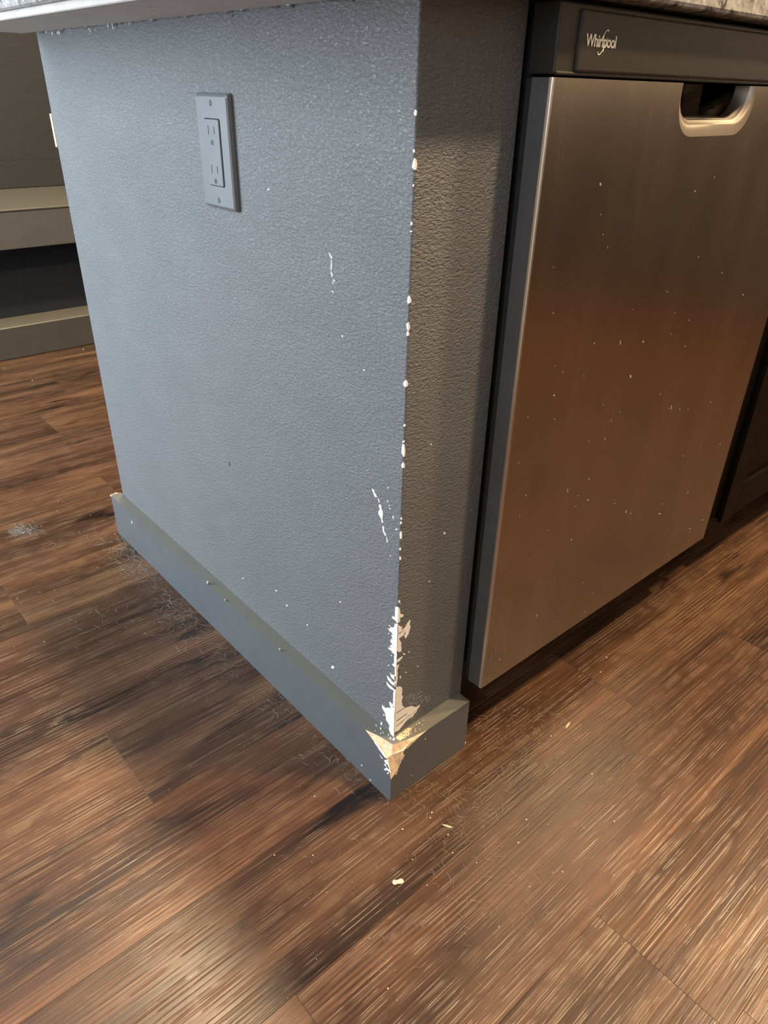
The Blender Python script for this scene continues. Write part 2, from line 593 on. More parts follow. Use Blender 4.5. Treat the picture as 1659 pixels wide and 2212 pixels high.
Z5 = (800, 1290, 0.1401)
for pl_ in [
    [(385, 150), (410, 148), (455, 175), (458, 250), (510, 270), (500, 300), (455, 320), (448, 385), (415, 400), (380, 350), (335, 315), (345, 290), (380, 310)],
    [(380, 405), (425, 410), (420, 600), (412, 750), (404, 870), (360, 868), (330, 830), (275, 785), (285, 775), (330, 790), (300, 750), (320, 735), (345, 740), (310, 680), (320, 640), (345, 660), (335, 600), (315, 580), (350, 590), (330, 540), (300, 525), (270, 480), (300, 490), (310, 460), (350, 470), (375, 440)],
    [(375, 870), (408, 870), (400, 1080), (372, 1080), (340, 1040), (345, 1020), (370, 1040), (365, 950)],
    [(380, 1080), (440, 1040), (430, 1080), (415, 1120), (420, 1250), (400, 1380), (378, 1380), (375, 1200)],
    [(300, 1165), (330, 1190), (390, 1220), (390, 1300), (330, 1240)],
    [(255, 1205), (275, 1220), (330, 1290), (390, 1330), (390, 1380), (320, 1330), (270, 1265)],
    [(245, 1305), (290, 1350), (350, 1400), (380, 1440), (310, 1410), (260, 1350)],
    [(360, 1430), (390, 1430), (380, 1700), (350, 1700)],
    [(180, 1660), (240, 1710), (290, 1700), (320, 1720), (290, 1620), (310, 1610), (360, 1680), (378, 1720), (360, 2160), (335, 2160), (285, 2020), (300, 1980), (240, 1880), (245, 1850), (215, 1760), (185, 1710)],
    [(415, 430), (450, 440), (490, 460), (470, 520), (540, 460), (600, 350), (620, 360), (600, 420), (620, 450), (590, 560), (540, 640), (520, 600), (560, 500), (500, 590), (440, 640), (470, 690), (480, 830), (440, 850), (412, 830), (415, 700), (420, 560)],
    [(490, 910), (495, 930), (430, 1000), (408, 1000), (410, 970)],
    [(395, 1390), (470, 1380), (490, 1400), (490, 1460), (480, 1500), (500, 1530), (480, 1600), (500, 1680), (540, 1710), (640, 1680), (700, 1700), (765, 1660), (710, 1760), (640, 1850), (560, 1900), (480, 2000), (420, 2060), (368, 2080), (372, 1950), (378, 1750), (385, 1600), (390, 1500)],
]:
    chip(zpoly(pl_, *Z5), 0, amp=0.7, step=3.0)
# stray flecks round the broken corner
for zx, zy, w, h, s in [(172, 1950, 4, 7, -1), (282, 1050, 3, 2.4, -1), (325, 898, 2.6, 3, -1), (285, 562, 2.6, 2.6, -1), (298, 440, 3, 3, -1), (210, 1815, 2.5, 5, -1),
                        (520, 876, 5, 4, 1), (592, 847, 2.6, 3, 1), (545, 1160, 2, 4, 1), (458, 82, 2, 6, 1), (460, 1230, 3, 7, 1)]:
    blob(Z5[0] + zx * Z5[2], Z5[1] + zy * Z5[2], w, h, s)
# hairline cracks of darker paint across the bare patches, and pale drag marks beside them
for x0, y0, x1, y1 in [(395, 1780, 520, 1700), (400, 1900, 560, 1790), (395, 1990, 610, 1800), (470, 2010, 690, 1740), (430, 560, 520, 500)]:
    p = (Z5[0] + x0 * Z5[2], Z5[1] + y0 * Z5[2]); q = (Z5[0] + x1 * Z5[2], Z5[1] + y1 * Z5[2])
    chip([p, (p[0] + 0.6, p[1] + 1.0), (q[0] + 0.3, q[1] + 0.7), q], 1, 'board', 'paint_remnant', amp=0.4, step=4, th=0.0005)
for i in range(46):
    x = crng.uniform(540, 900); y = 1640 - (x - 540) * 0.25 + crng.uniform(-110, 60)
    u, v = Z5[0] + x * Z5[2], Z5[1] + y * Z5[2]
    L = crng.uniform(2, 6)
    chip([(u, v), (u + 0.5, v + 0.5), (u + L * 0.6 + 0.3, v - L + 0.3), (u + L * 0.6, v - L)], 1, 'scuff', 'scuff_mark', amp=0.0, step=99, th=0.0002)
# chips strung along the corner
for u, v, w, h in [(898, 244, 7, 15), (895.6, 356, 10, 27), (894, 326, 3.5, 8), (893, 401, 3, 5), (889, 483, 4, 7), (888, 500, 3, 4), (884, 647, 8, 19),
                   (881.6, 706, 7, 18), (881, 721, 6, 11), (877, 829, 10, 15), (874, 919, 4, 6), (871.6, 954, 4, 5), (871.6, 973, 8, 28), (871, 1005, 7, 13),
                   (867, 1120, 3, 5), (866, 1130, 3, 6), (866, 1156, 4.5, 18), (864.6, 1186, 4, 6), (865, 1206, 4, 8), (863, 1300, 3, 9)]:
    blob(u, v, w, h, 0)
# long scratch with flaked paint on the left face
Z6 = (740, 800, 0.2261)
for pl_ in [[(280, 1128), (298, 1140), (312, 1175), (330, 1208), (320, 1214), (300, 1190)],
            [(352, 1278), (366, 1285), (374, 1325), (386, 1350), (384, 1400), (380, 1425), (390, 1452), (378, 1456), (366, 1410), (345, 1370), (343, 1350), (358, 1318), (348, 1300)],
            [(382, 1485), (396, 1495), (400, 1540), (418, 1576), (408, 1580), (390, 1545)],
            [(338, 1222), (344, 1222), (356, 1262), (350, 1262)], [(420, 1590), (424, 1590), (434, 1640), (426, 1646)]]:
    chip(zpoly(pl_, *Z6), -1, amp=0.6, step=3)
for zx, zy, w, h in [(435, 1120, 3, 3), (433, 1250, 2, 5), (447, 1292, 3, 2), (453, 1320, 2, 3), (485, 1403, 2.6, 7), (515, 1518, 5, 3), (458, 1770, 3, 2.4), (240, 955, 2, 2)]:
    blob(Z6[0] + zx * Z6[2], Z6[1] + zy * Z6[2], w, h, -1)
Zs = (640, 520, 0.1356)
for pl_ in [[(515, 180), (545, 200), (585, 270), (560, 300), (545, 270), (525, 230)], [(555, 310), (575, 310), (580, 400), (575, 460), (545, 470), (550, 400)],
            [(545, 490), (572, 490), (590, 560), (570, 590), (555, 550)], [(595, 600), (630, 640), (600, 660), (590, 700), (570, 680), (585, 640)],
            [(545, 795), (590, 800), (612, 825), (590, 835)]]:
    chip(zpoly(pl_, *Zs), -1, 'scuff', 'scuff_mark', amp=0.6, step=3)
for u, v, w, h in [(740, 726, 3, 5), (786.5, 799.5, 3, 4), (580, 409, 4, 4), (620, 1308, 3, 4), (719, 1441, 6, 8), (597, 1276, 3, 3), (664, 1350, 3, 3), (735, 1300, 3, 3), (525, 1249, 2.5, 3)]:
    blob(u, v, w, h, -1)
for u, v, w, h in [(931, 960, 3.5, 3.5), (960, 1152, 5, 5), (927, 1256, 3, 3), (902, 1440, 3, 2)]:
    blob(u, v, w, h, 1)
blob(496, 1002, 2.5, 11, -1, 'mark', 'dark_scratch', tilt=-0.2)
blob(503, 33, 4, 10, -1, 'mark', 'dark_scratch', tilt=0.5)
# torn corner strip on the far edge of the wall
z0, z1 = at(124, 318, 0, 0).z, at(113, 246, 0, 0).z
box('torn_edge', (-0.001, 0.006, LY - 0.001, LY + 0.006, z0, z1), 'mdf', wall, bev=0.0008)

# ------------------------------------------------------------------ baseboards with the knocked-off corner
YT = at(789, 1571, 0, -TB).y            # tip of the bare arm on the left board
XT = at(922, 1577, 1, -TB).x            # tip on the right board
ZT = at(846.5, 1683, 1, -TB).z          # lower tip of the bare corner
cc, dd = 0.011, 0.0075
for nm, lab in (('baseboard_left', 'charcoal baseboard along the left face of the half wall'), ('baseboard_right', 'short charcoal baseboard on the narrow face beside the dishwasher')):
    left = nm == 'baseboard_left'
    E = LB if left else 0.1215
    tip = YT if left else XT
    q = (lambda n_, a_, z_: (n_, a_, z_)) if left else (lambda n_, a_, z_: (a_, n_, z_))
    root = tag(empty(nm), lab, None, 'structure')
    # n = normal coordinate (0 wall .. -TB front), a = along the wall
    a_f = -TB + 0.0125
    z_f = HB - 0.026
    V = [q(0, E, HB), q(-TB, E, HB), q(-TB, tip, HB), q(-TB + cc, -TB + cc, HB), q(0, 0, HB),
         q(-TB, a_f, z_f), q(-TB, -TB, ZT), q(-TB, -TB, 0), q(-TB, E, 0), q(0, E, 0), q(0, 0, 0), q(-TB + dd, -TB + dd, HB - 0.013)]
    ax = 0 if left else 1
    V[5] = at(*((835, 1638) if left else (873, 1621)), ax, -TB)
    V.append(at(*((812, 1607) if left else (893, 1602)), ax, -TB))     # 12
    V.append(at(*((839.5, 1661) if left else (862, 1657)), ax, -TB))   # 13
    V.append(at(*((817, 1589) if left else (880, 1597.5)), 2, HB))     # 14
    faces('painted_board', V, [(0, 1, 2, 14, 3, 4), (1, 8, 7, 6, 13, 5, 12, 2), (0, 9, 8, 1), (0, 4, 10, 9)], 'board', root)
    faces('bare_corner', V, [(2, 12, 14), (12, 11, 14), (12, 5, 11), (5, 13, 11), (13, 6, 11), (14, 11, 3)], 'mdf', root)
# splinters of bare fibre on the fringe of the break
Z7 = (770, 1540, 0.09644)
bl = bpy.data.objects['baseboard_left']; br = bpy.data.objects['baseboard_right']
for pl_ in [[(620, 1060), (700, 1050), (740, 1250), (700, 1230)], [(615, 1150), (690, 1150), (740, 1260), (700, 1240)], [(620, 1260), (660, 1230), (740, 1240), (770, 1340), (690, 1280), (640, 1290)],
            [(680, 1350), (715, 1325), (730, 1345), (705, 1370)], [(395, 650), (420, 660), (600, 890), (670, 1010), (640, 1000), (560, 890), (490, 790)], [(100, 1160), (115, 1155), (135, 1190), (125, 1195)], [(520, 940), (530, 940), (590, 1030), (580, 1030)]]:
    chip(zpoly(pl_, *Z7), -1, 'plaster', 'paint_chip', amp=0.4, step=2.5, parent=bl, pos=-TB)
for pl_ in [[(860, 1380), (900, 1320), (935, 1260), (920, 1300), (885, 1390)], [(1035, 900), (1085, 945), (1050, 1000), (1045, 1025), (1010, 1060), (990, 1120), (960, 1150), (1000, 980)], [(1150, 780), (1400, 540), (1400, 520), (1230, 640), (1120, 740), (1060, 830)],
            [(1220, 1400), (1245, 1395), (1240, 1415)], [(1530, 580), (1550, 570), (1540, 605)]]:
    chip(zpoly(pl_, *Z7), 1, 'mdf', 'paint_chip', amp=0.4, step=2.5, parent=br, pos=-TB)


def top_chip(pts, par, mat='mdf'):
    ps = [at(u, v, 2, HB) for u, v in rough_outline(pts, 2.5, 0.5, crng)]
    prism('paint_chip', ps, 2, HB - 0.0006, HB + 0.0003, mat, par)


top_chip(zpoly([(830, 560), (860, 570), (850, 620), (800, 610)], *Z7), br, 'plaster')
top_chip(zpoly([(880, 560), (960, 470), (1050, 420), (1130, 350), (1250, 330), (1180, 420), (1200, 470), (1120, 520), (1080, 560), (960, 620)], *Z7), br)
for i in range(34):
    x = crng.uniform(930, 1500); y = 560 - (x - 930) * 0.62 + crng.uniform(-70, 110)
    s = crng.uniform(8, 24)
    top_chip(zpoly([(x, y), (x + s, y - s * .7), (x + s * 1.2, y + s * .3), (x + s * .3, y + s * .8)], *Z7), br)
for x, y, s in [(440, 280, 40), (540, 350, 30), (590, 440, 36), (420, 400, 16), (540, 460, 20), (715, 490, 22), (760, 570, 26)]:
    top_chip(zpoly([(x - s / 2, y - s), (x + s / 2, y - s / 2), (x + s / 2, y + s), (x - s / 3, y + s / 2)], *Z7), bl, 'scuff' if s > 30 else 'plaster')
# nicks along the left board and its broken far end
for u, v, w, h in [(811 / 2 * 1 + 0, 0, 0, 0)][:0] + [(604, 1402, 4, 4), (448, 1258, 4, 6), (486, 1296, 3, 4), (285, 1128, 3, 7), (800, 1685, 4, 5)]:
    blob(u, v, w, h, -1, 'scuff', parent=bl, pos=-TB)
p = at(240, 1074, 0, -TB)
bm = bmesh.new()
for i in range(5):
    bmesh.ops.create_icosphere(bm, subdivisions=1, radius=crng.uniform(0.0022, 0.0036), matrix=Matrix.Translation((-TB + 0.002 + i * 0.0035, LB + crng.uniform(-0.001, 0.003), HB - 0.002)))
from_bm('splintered_end', bm, 'mdf', bl)
p = at(1003, 1607, 2, 0.002)
bm = bmesh.new()
for i in range(6):
    bmesh.ops.create_icosphere(bm, subdivisions=1, radius=crng.uniform(0.0009, 0.0018), matrix=Matrix.Translation((p.x + crng.uniform(-.003, .003), p.y + crng.uniform(-.002, .003), 0.0015 + i * 0.0006)))
tag(from_bm('plaster_crumbs', bm, 'crumb'), 'tiny heap of pale crumbs at the right end of the short baseboard', 'crumbs', 'stuff')

# ------------------------------------------------------------------ electrical outlet
PY, PZ, PWD, PHT = 0.2811, 0.6872, 0.0699, 0.1143
outlet = tag(empty('wall_outlet', (0, PY + PWD / 2, PZ + PHT / 2)), 'grey double power outlet on the left face of the half wall', 'outlet')


def rrect(w, h, r, n=4):
    pts = []
    for cx_, cz_, a0 in ((w / 2 - r, h / 2 - r, 0), (-w / 2 + r, h / 2 - r, 90), (-w / 2 + r, -h / 2 + r, 180), (w / 2 - r, -h / 2 + r, 270)):
        for i in range(n + 1):
            a = math.radians(a0 + 90 * i / n)
            pts.append((cx_ + r * math.cos(a), cz_ + r * math.sin(a)))
    return pts


def loft(name, rings, mat, parent, cap0=False, cap1=False, smooth=False):
    """rings: list of (outline pts (y,z), x)"""
    bm = bmesh.new()
    rv = [[bm.verts.new((x, a_, b_)) for a_, b_ in pts] for pts, x in rings]
    n = len(rv[0])
    for r0, r1 in zip(rv, rv[1:]):
        for i in range(n):
            bm.faces.new((r0[i], r0[(i + 1) % n], r1[(i + 1) % n], r1[i]))
    if cap0:
        bm.faces.new(rv[0])
    if cap1:
        bm.faces.new(rv[-1])
    return from_bm(name, bm, mat, parent, smooth)


HW, HH = 0.0340, 0.0676
loft('cover_plate', [(rrect(PWD + .001, PHT + .001, .003), 0.0005), (rrect(PWD + .001, PHT + .001, .003), -0.0025), (rrect(PWD - .002, PHT - .002, .0025), -0.0055),
                     (rrect(PWD - .006, PHT - .006, .002), -0.0068), (rrect(HW, HH, .0022), -0.0068), (rrect(HW, HH, .0022), -0.002)], 'plate', outlet)
loft('gap_shadow_line', [(rrect(HW + .0004, HH + .0004, .0022), -0.0022), (rrect(HW - .006, HH - .006, .0022), -0.0023)], 'black', outlet)
rec = loft('receptacle', [(rrect(HW - .0014, HH - .0014, .002), -0.002), (rrect(HW - .0014, HH - .0014, .002), -0.0078), (rrect(HW - .0026, HH - .0026, .0018), -0.0085)], 'plate', outlet, cap1=True)
for dz in (0.0195, -0.0195):
    for dy, h in ((0.0062, 0.0092), (-0.0062, 0.0074)):
        box('slot', (-0.00865, -0.006, dy - 0.0009, dy + 0.0009, dz - h / 2 + .003, dz + h / 2 + .003), 'black', rec)
    bm = bmesh.new()
    pts = [(0.0026 * math.cos(math.pi * i / 8), 0.0022 * math.sin(math.pi * i / 8)) for i in range(9)] + [(-0.0026, -0.0028), (0.0026, -0.0028)]
    lo = [bm.verts.new((-0.006, a_, dz - 0.0085 + b_)) for a_, b_ in pts]
    hi = [bm.verts.new((-0.00865, a_, dz - 0.0085 + b_)) for a_, b_ in pts]
    bm.faces.new(hi)
    for i in range(len(pts)):
        j = (i + 1) % len(pts)
        bm.faces.new((lo[i], lo[j], hi[j], hi[i]))
    from_bm('ground_hole', bm, 'black', rec)
for dz in (0.0484, -0.0484):
    bm = bmesh.new()
    bmesh.ops.create_cone(bm, cap_ends=True, segments=16, radius1=0.0032, radius2=0.0026, depth=0.001,
                          matrix=Matrix.Translation((-0.0071, 0, dz)) @ Matrix.Rotation(-math.pi / 2, 4, 'Y'))
    sc_ = from_bm('screw', bm, 'plate', outlet)
    box('screw_slot', (-0.0078, -0.0070, -0.0005, 0.0005, dz - 0.0024, dz + 0.0024), 'black', sc_)

# ------------------------------------------------------------------ countertop
CX0, CY0, CY1, CT_ = -0.127, -0.052, 0.842, 0.032
ctop = tag(empty('countertop', (0, 0, ZC)), 'speckled stone countertop overhanging the half wall and dishwasher', 'countertop')
bm = bmesh.new()
add_box(bm, CX0, WX1 - 0.002, CY0, CY1, 0.0005, CT_, bev=0.004, seg=2)
from_bm('stone_slab', bm, 'granite', ctop)
bm = bmesh.new()
add_box(bm, CX0 + 0.008, -0.016, 0.01, CY1 - 0.003, -0.008, 0.0004, bev=0.001, seg=1)
from_bm('underlay_board', bm, 'greige', ctop)
# ragged bead of caulk and torn paper where the wall meets the counter
bm = bmesh.new()
prev = None
for i in range(240):
    y = 0.04 + (LY - 0.05) * i / 239
    dz = 0.002 + 0.004 * abs(math.sin(i * 0.37) * math.sin(i * 0.113)) + crng.uniform(0, 0.0016)
    ring = [bm.verts.new((0.0, y, 0.0)), bm.verts.new((-0.0035 - crng.uniform(0, 0.001), y, 0.0)), bm.verts.new((-0.0026 - crng.uniform(0, 0.0012), y, -dz)), bm.verts.new((0.0, y, -dz - 0.0015))]
    if prev:
        for k in range(3):
            bm.faces.new((prev[k], prev[k + 1], ring[k + 1], ring[k]))
    prev = ring
from_bm('caulk_bead', bm, 'plate', ctop)
bm = bmesh.new()
for i in range(16):
    y = crng.uniform(0.42, 0.8)
    s = crng.uniform(0.0008, 0.0018)
    bmesh.ops.create_icosphere(bm, subdivisions=1, radius=s, matrix=Matrix.Translation((-0.004, y, -0.004 - crng.uniform(0, 0.007))) @ Matrix.Diagonal((0.7, 0.9, 1.8, 1)))
from_bm('caulk_flecks', bm, 'caulk', ctop)['kind'] = 'stuff'

# ------------------------------------------------------------------ dishwasher
DX0, DX1, DY, DZB, DZT = 0.1285, 0.7281, -0.0316, 0.1154, 0.8205
dw = tag(empty('dishwasher', (DX0, 0, 0)), 'stainless steel dishwasher with dark control strip and pocket handle', 'dishwasher')
dw.location = (0, 0, 0)
box('tub', (DX0 + 0.012, DX1 - 0.012, 0.0005, 0.56, 0.13, 0.868), 'rubber', dw)
DB = -0.008
door = box('door_core', (DX0 + 0.0012, DX1 - 0.0012, DY + 0.0225, DB + 0.006, DZB + 0.002, DZT - 0.001), 'rubber', dw)
# door side: grey plastic edge seen beside the half wall
box('door_side', (DX0, DX0 + 0.02, DY + 0.0022, DB, DZB, DZT), 'side', dw, bev=0.0006, seg=1)
box('door_side', (DX1 - 0.02, DX1, DY + 0.0022, DB, DZB, DZT), 'side', dw, bev=0.0006, seg=1)
# steel skin with the U-shaped hand pocket cut into its top edge
hx0, hx1 = 0.3425, 0.5075


def ucurve(x0, x1, zt, zb, r, n=10):
    pts = [(x0, zt)]
    for i in range(n + 1):
        a = math.pi + (math.pi / 2) * i / n
        pts.append((x0 + r + r * math.cos(a), zb + r + r * math.sin(a)))
    for i in range(n + 1):
        a = 1.5 * math.pi + (math.pi / 2) * i / n
        pts.append((x1 - r + r * math.cos(a), zb + r + r * math.sin(a)))
    pts.append((x1, zt))
    return pts


UO = ucurve(hx0, hx1, DZT, 0.771, 0.036)
bm = bmesh.new()
# front face built as strips so that the notch stays clean
rr_ = 0.0022
front = []
ue = [bm.verts.new((x, DY, z)) for x, z in UO]
bl_ = bm.verts.new((DX0 + rr_, DY, DZB + 0.001)); br_ = bm.verts.new((DX1 - rr_, DY, DZB + 0.001))
tl_ = bm.verts.new((DX0 + rr_, DY, DZT)); tr_ = bm.verts.new((DX1 - rr_, DY, DZT))
outline = [tl_, bl_, br_, tr_] + list(reversed(ue))
vo, eo, fo, orig, _, _ = delaunay_2d_cdt([Vector((v.co.x, v.co.z)) * 1000.0 for v in outline], [], [list(range(len(outline)))], 1, 1e-5)
for f in fo:
    bm.faces.new([outline[orig[i][0]] for i in f])
# bottom hem and top hem
def hem(v0, v1, off):
    n0 = bm.verts.new(v0.co + Vector(off)); n1 = bm.verts.new(v1.co + Vector(off))
    bm.faces.new((v0, v1, n1, n0))
hem(bl_, br_, (0, 0.004, 0)); hem(tl_, ue[0], (0, 0.004, 0)); hem(ue[-1], tr_, (0, 0.004, 0))
skin = from_bm('door_panel', bm, 'steel', dw)
# rounded steel return on both vertical edges
for side_x, sg in ((DX0, 1), (DX1, -1)):
    bm = bmesh.new()
    prof = []
    for i in range(6):
        a = math.pi / 2 * i / 5
        prof.append((side_x + sg * (rr_ - rr_ * math.sin(a)), DY + rr_ - rr_ * math.cos(a)))
    prof.append((side_x - sg * 0.0002, DY + rr_ + 0.0018))
    lo = [bm.verts.new((x, y, DZB + 0.001)) for x, y in prof]; hi = [bm.verts.new((x, y, DZT)) for x, y in prof]
    for i in range(len(prof) - 1):
        bm.faces.new((lo[i], lo[i + 1], hi[i + 1], hi[i]))
    from_bm('steel_edge', bm, 'steel_edge', skin, smooth=True)
# pocket: flared lip, then a deep scoop
UI = ucurve(hx0 + 0.0055, hx1 - 0.0055, DZT, 0.7865, 0.031)
UB = ucurve(hx0 + 0.0075, hx1 - 0.0075, DZT, 0.7895, 0.029)


def strip(name, rings, mat, par, cap=False, smooth=True):
    bm = bmesh.new()
    rv = [[bm.verts.new((x, y, z)) for x, z in pts] for pts, y in rings]
    for r0, r1 in zip(rv, rv[1:]):
        for i in range(len(r0) - 1):
            bm.faces.new((r0[i], r0[i + 1], r1[i + 1], r1[i]))
    if cap:
        bm.faces.new(rv[-1])
    return from_bm(name, bm, mat, par, smooth)


def lerp_u(t):
    return [(p[0] + (q_[0] - p[0]) * t, p[1] + (q_[1] - p[1]) * t) for p, q_ in zip(UO, UI)]


strip('pocket_lip', [(UO, DY), (lerp_u(0.35), DY + 0.0009), (lerp_u(0.7), DY + 0.0026), (UI, DY + 0.0058)], 'steel_soft', skin)
strip('hand_pocket', [(UI, DY + 0.0058), (UB, DY + 0.022)], 'steel_soft', skin)
faces('pocket_back', [(hx0 + 0.004, DY + 0.0222, 0.778), (hx1 - 0.004, DY + 0.0222, 0.778), (hx1 - 0.004, DY + 0.0222, DZT), (hx0 + 0.004, DY + 0.0222, DZT)], [(0, 1, 2, 3)], 'steel', skin)
# control strip
con = box('control_panel', (DX0 + 0.0005, DX1 - 0.0005, DY + 0.0005, DB + 0.006, DZT + 0.0022, 0.8745), 'console', dw, bev=0.0016)
box('panel_face', (DX0 + 0.027, DX1 - 0.02, DY - 0.0026, DY + 0.002, DZT + 0.0042, 0.8705), 'console', con, bev=0.0022, seg=3)
box('panel_lip', (DX0 + 0.002, DX1 - 0.002, DY - 0.0012, DY + 0.003, DZT + 0.0016, DZT + 0.0046), 'console', con, bev=0.001)
# brand lettering
cu = bpy.data.curves.new('lettering', 'FONT')
cu.body = 'Whirlpool'
cu.size = 0.0132
cu.extrude = 0.00015
cu.offset = 0.00022
cu.space_character = 0.92
tmp = bpy.data.objects.new('lettering_tmp', cu)
COL.objects.link(tmp)
bpy.context.view_layer.update()
me = bpy.data.meshes.new_from_object(tmp)
bpy.data.objects.remove(tmp)
xs = [v.co.x for v in me.vertices]
wid = max(xs) - min(xs)
LX0, LX1, LZ = 0.1635, 0.2085, 0.8445
LYP = DY - 0.0028
for v in me.vertices:
    v.co = Vector((LX0 + (v.co.x - min(xs)) / wid * (LX1 - LX0), LYP - 0.0001 - v.co.z * 0.3, LZ + v.co.y * 0.96))
me.materials.clear()
link('brand_lettering', me, 'logo', con)
bm = bmesh.new()
N = 40
ring_o, ring_i = [], []
for i in range(N):
    a = 2 * math.pi * i / N
    for lst, kx, kz in ((ring_o, 0.0042, 0.0108), (ring_i, 0.0034, 0.0100)):
        x, z = kx * math.cos(a), kz * math.sin(a)
        t = -0.52
        lst.append(bm.verts.new((LX0 + 0.0255 + x * math.cos(t) - z * math.sin(t), LYP - 0.00025, LZ + 0.0035 + x * math.sin(t) + z * math.cos(t))))
for i in range(N):
    if 4 <= i <= 7 or 22 <= i <= 26:
        continue
    j = (i + 1) % N
    bm.faces.new((ring_o[i], ring_o[j], ring_i[j], ring_i[i]))
from_bm('brand_swoosh', bm, 'logo', con)
box('toe_kick', (DX0 + 0.004, DX1 - 0.004, 0.055, 0.07, 0.0, 0.13), 'rubber', dw)
# dried splashes on the steel
srng = random.Random(8)
spl = [(1297, 398, 4, 9), (1389, 738, 3, 7), (1197, 854, 5, 4), (1362, 813, 4, 10), (1270, 1080, 4, 5), (1352, 1105, 3, 9), (1425, 1110, 9, 3), (1605, 637, 3, 4), (1234, 1166, 4, 4), (1307, 948, 3, 3),
       (1226, 1060, 2, 12), (1490, 1142, 3, 5), (1243, 1094, 3, 3), (1160, 1330, 3, 6), (1080, 1425, 4, 3), (1340, 740, 2, 14), (1450, 880, 2, 14)]
for u, v, w, h in spl:
    blob(u, v, w * 0.8, h * 0.8, 1, 'scuff', 'dried_splash', parent=skin, pos=DY, th=0.0002)
for i in range(60):
    u = srng.uniform(1090, 1560); v = srng.uniform(380, 1380)
    P = at(u, v, 1, DY)
    if DX0 + 0.01 < P.x < DX1 - 0.01 and DZB + 0.01 < P.z < 0.76:
        blob(u, v, srng.uniform(1.2, 2.2), srng.uniform(2, 4), 1, 'scuff', 'dried_splash', n=6, parent=skin, pos=DY, th=0.0002)

# ------------------------------------------------------------------ neighbouring base cabinet
cab = tag(empty('base_cabinet'), 'very dark brown base cabinet beyond the dishwasher', 'cabinet')
box('cabinet_body', (0.732, 1.55, 0.02, 0.58, 0.115, 0.872), 'espresso', cab)
box('face_frame', (0.7295, 1.55, -0.018, 0.0195, 0.115, 0.872), 'espresso', cab)
dr = box('cabinet_door', (0.795, 1.25, -0.022, -0.0182, 0.126, 0.855), 'espresso', cab)
for b_ in ((0.79, 0.848, 0.122, 0.86), (1.197, 1.255, 0.122, 0.86), (0.848, 1.197, 0.122, 0.188), (0.848, 1.197, 0.80, 0.86)):
    box('door_frame', (b_[0], b_[1], -0.030, -0.0222, b_[2], b_[3]), 'espresso', dr, bev=0.001, seg=1)
box('toe_kick', (0.732, 1.55, 0.07, 0.085, 0.0, 0.115), 'espresso', cab)

# ------------------------------------------------------------------ built-in ledge against the back wall
led = tag(empty('built_in_ledge', (0, 2.115, 0)), 'charcoal built-in ledge with a dark opening beneath, far left', 'bench')
led.location = (0, 0, 0)
LX, RX = WX0 + 0.002, 1.6
box('plinth_board', (LX, RX, 2.112, 2.2385, 0.0, 0.106), 'ledge', led, bev=0.003, seg=1)
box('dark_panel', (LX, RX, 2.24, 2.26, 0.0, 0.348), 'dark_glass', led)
box('ledge_apron', (LX, RX, 2.115, 2.132, 0.345, 0.455), 'apron', led, bev=0.002, seg=1)
box('ledge_top', (LX, RX, 2.113, WY1 - 0.001, 0.4555, 0.463), 'ledge', led, bev=0.002, seg=1)
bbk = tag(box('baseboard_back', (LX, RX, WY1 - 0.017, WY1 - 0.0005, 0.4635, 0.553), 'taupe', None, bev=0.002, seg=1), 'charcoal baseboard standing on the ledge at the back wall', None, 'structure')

# ------------------------------------------------------------------ loose hair, lint and crumbs on the floor
hrng = random.Random(21)


def strand(bm, x, y, L, ang, curl, r, lift):
    n = 7
    pts = []
    a = ang
    px, py = x, y
    for i in range(n):
        pts.append(Vector((px, py, r + 0.0004 + lift * math.sin(math.pi * i / (n - 1)))))
        a += curl / n + hrng.uniform(-0.25, 0.25)
        px += math.cos(a) * L / n; py += math.sin(a) * L / n
    prev = None
    for i, p_ in enumerate(pts):
        t = (pts[min(i + 1, n - 1)] - pts[max(i - 1, 0)]).normalized()
        s = Vector((-t.y, t.x, 0)).normalized()
        u = t.cross(s)
        rr2 = r * (1.0 if 0 < i < n - 1 else 0.5)
        ring = [bm.verts.new(p_ + s * rr2 * math.cos(k) + u * rr2 * math.sin(k)) for k in (0, 2.094, 4.189)]
        if prev:
            for k in range(3):
                bm.faces.new((prev[k], prev[(k + 1) % 3], ring[(k + 1) % 3], ring[k]))
        prev = ring


def fuzz(name, label, cat, spots, mat, r=0.00014):
    bm = bmesh.new()
    for u, v, su, sv, n, L in spots:
        for i in range(int(n * 1.45)):
            p_ = at(u + hrng.gauss(0, su), v + hrng.gauss(0, sv), 2, 0)
            if p_.x > -TB - 0.002 and p_.y > -TB - 0.002 and p_.x < 0.125 and p_.y < LB:
                continue
            if p_.x > 0.12 and p_.y > 0.05:
                continue
            strand(bm, p_.x, p_.y, L * hrng.uniform(0.4, 1.3), hrng.uniform(0, 6.28), hrng.uniform(-2.2, 2.2), r * hrng.uniform(0.6, 1.2), hrng.uniform(0.0, 0.003))
    o = from_bm(name, bm, mat)
    return tag(o, label, cat, 'stuff')


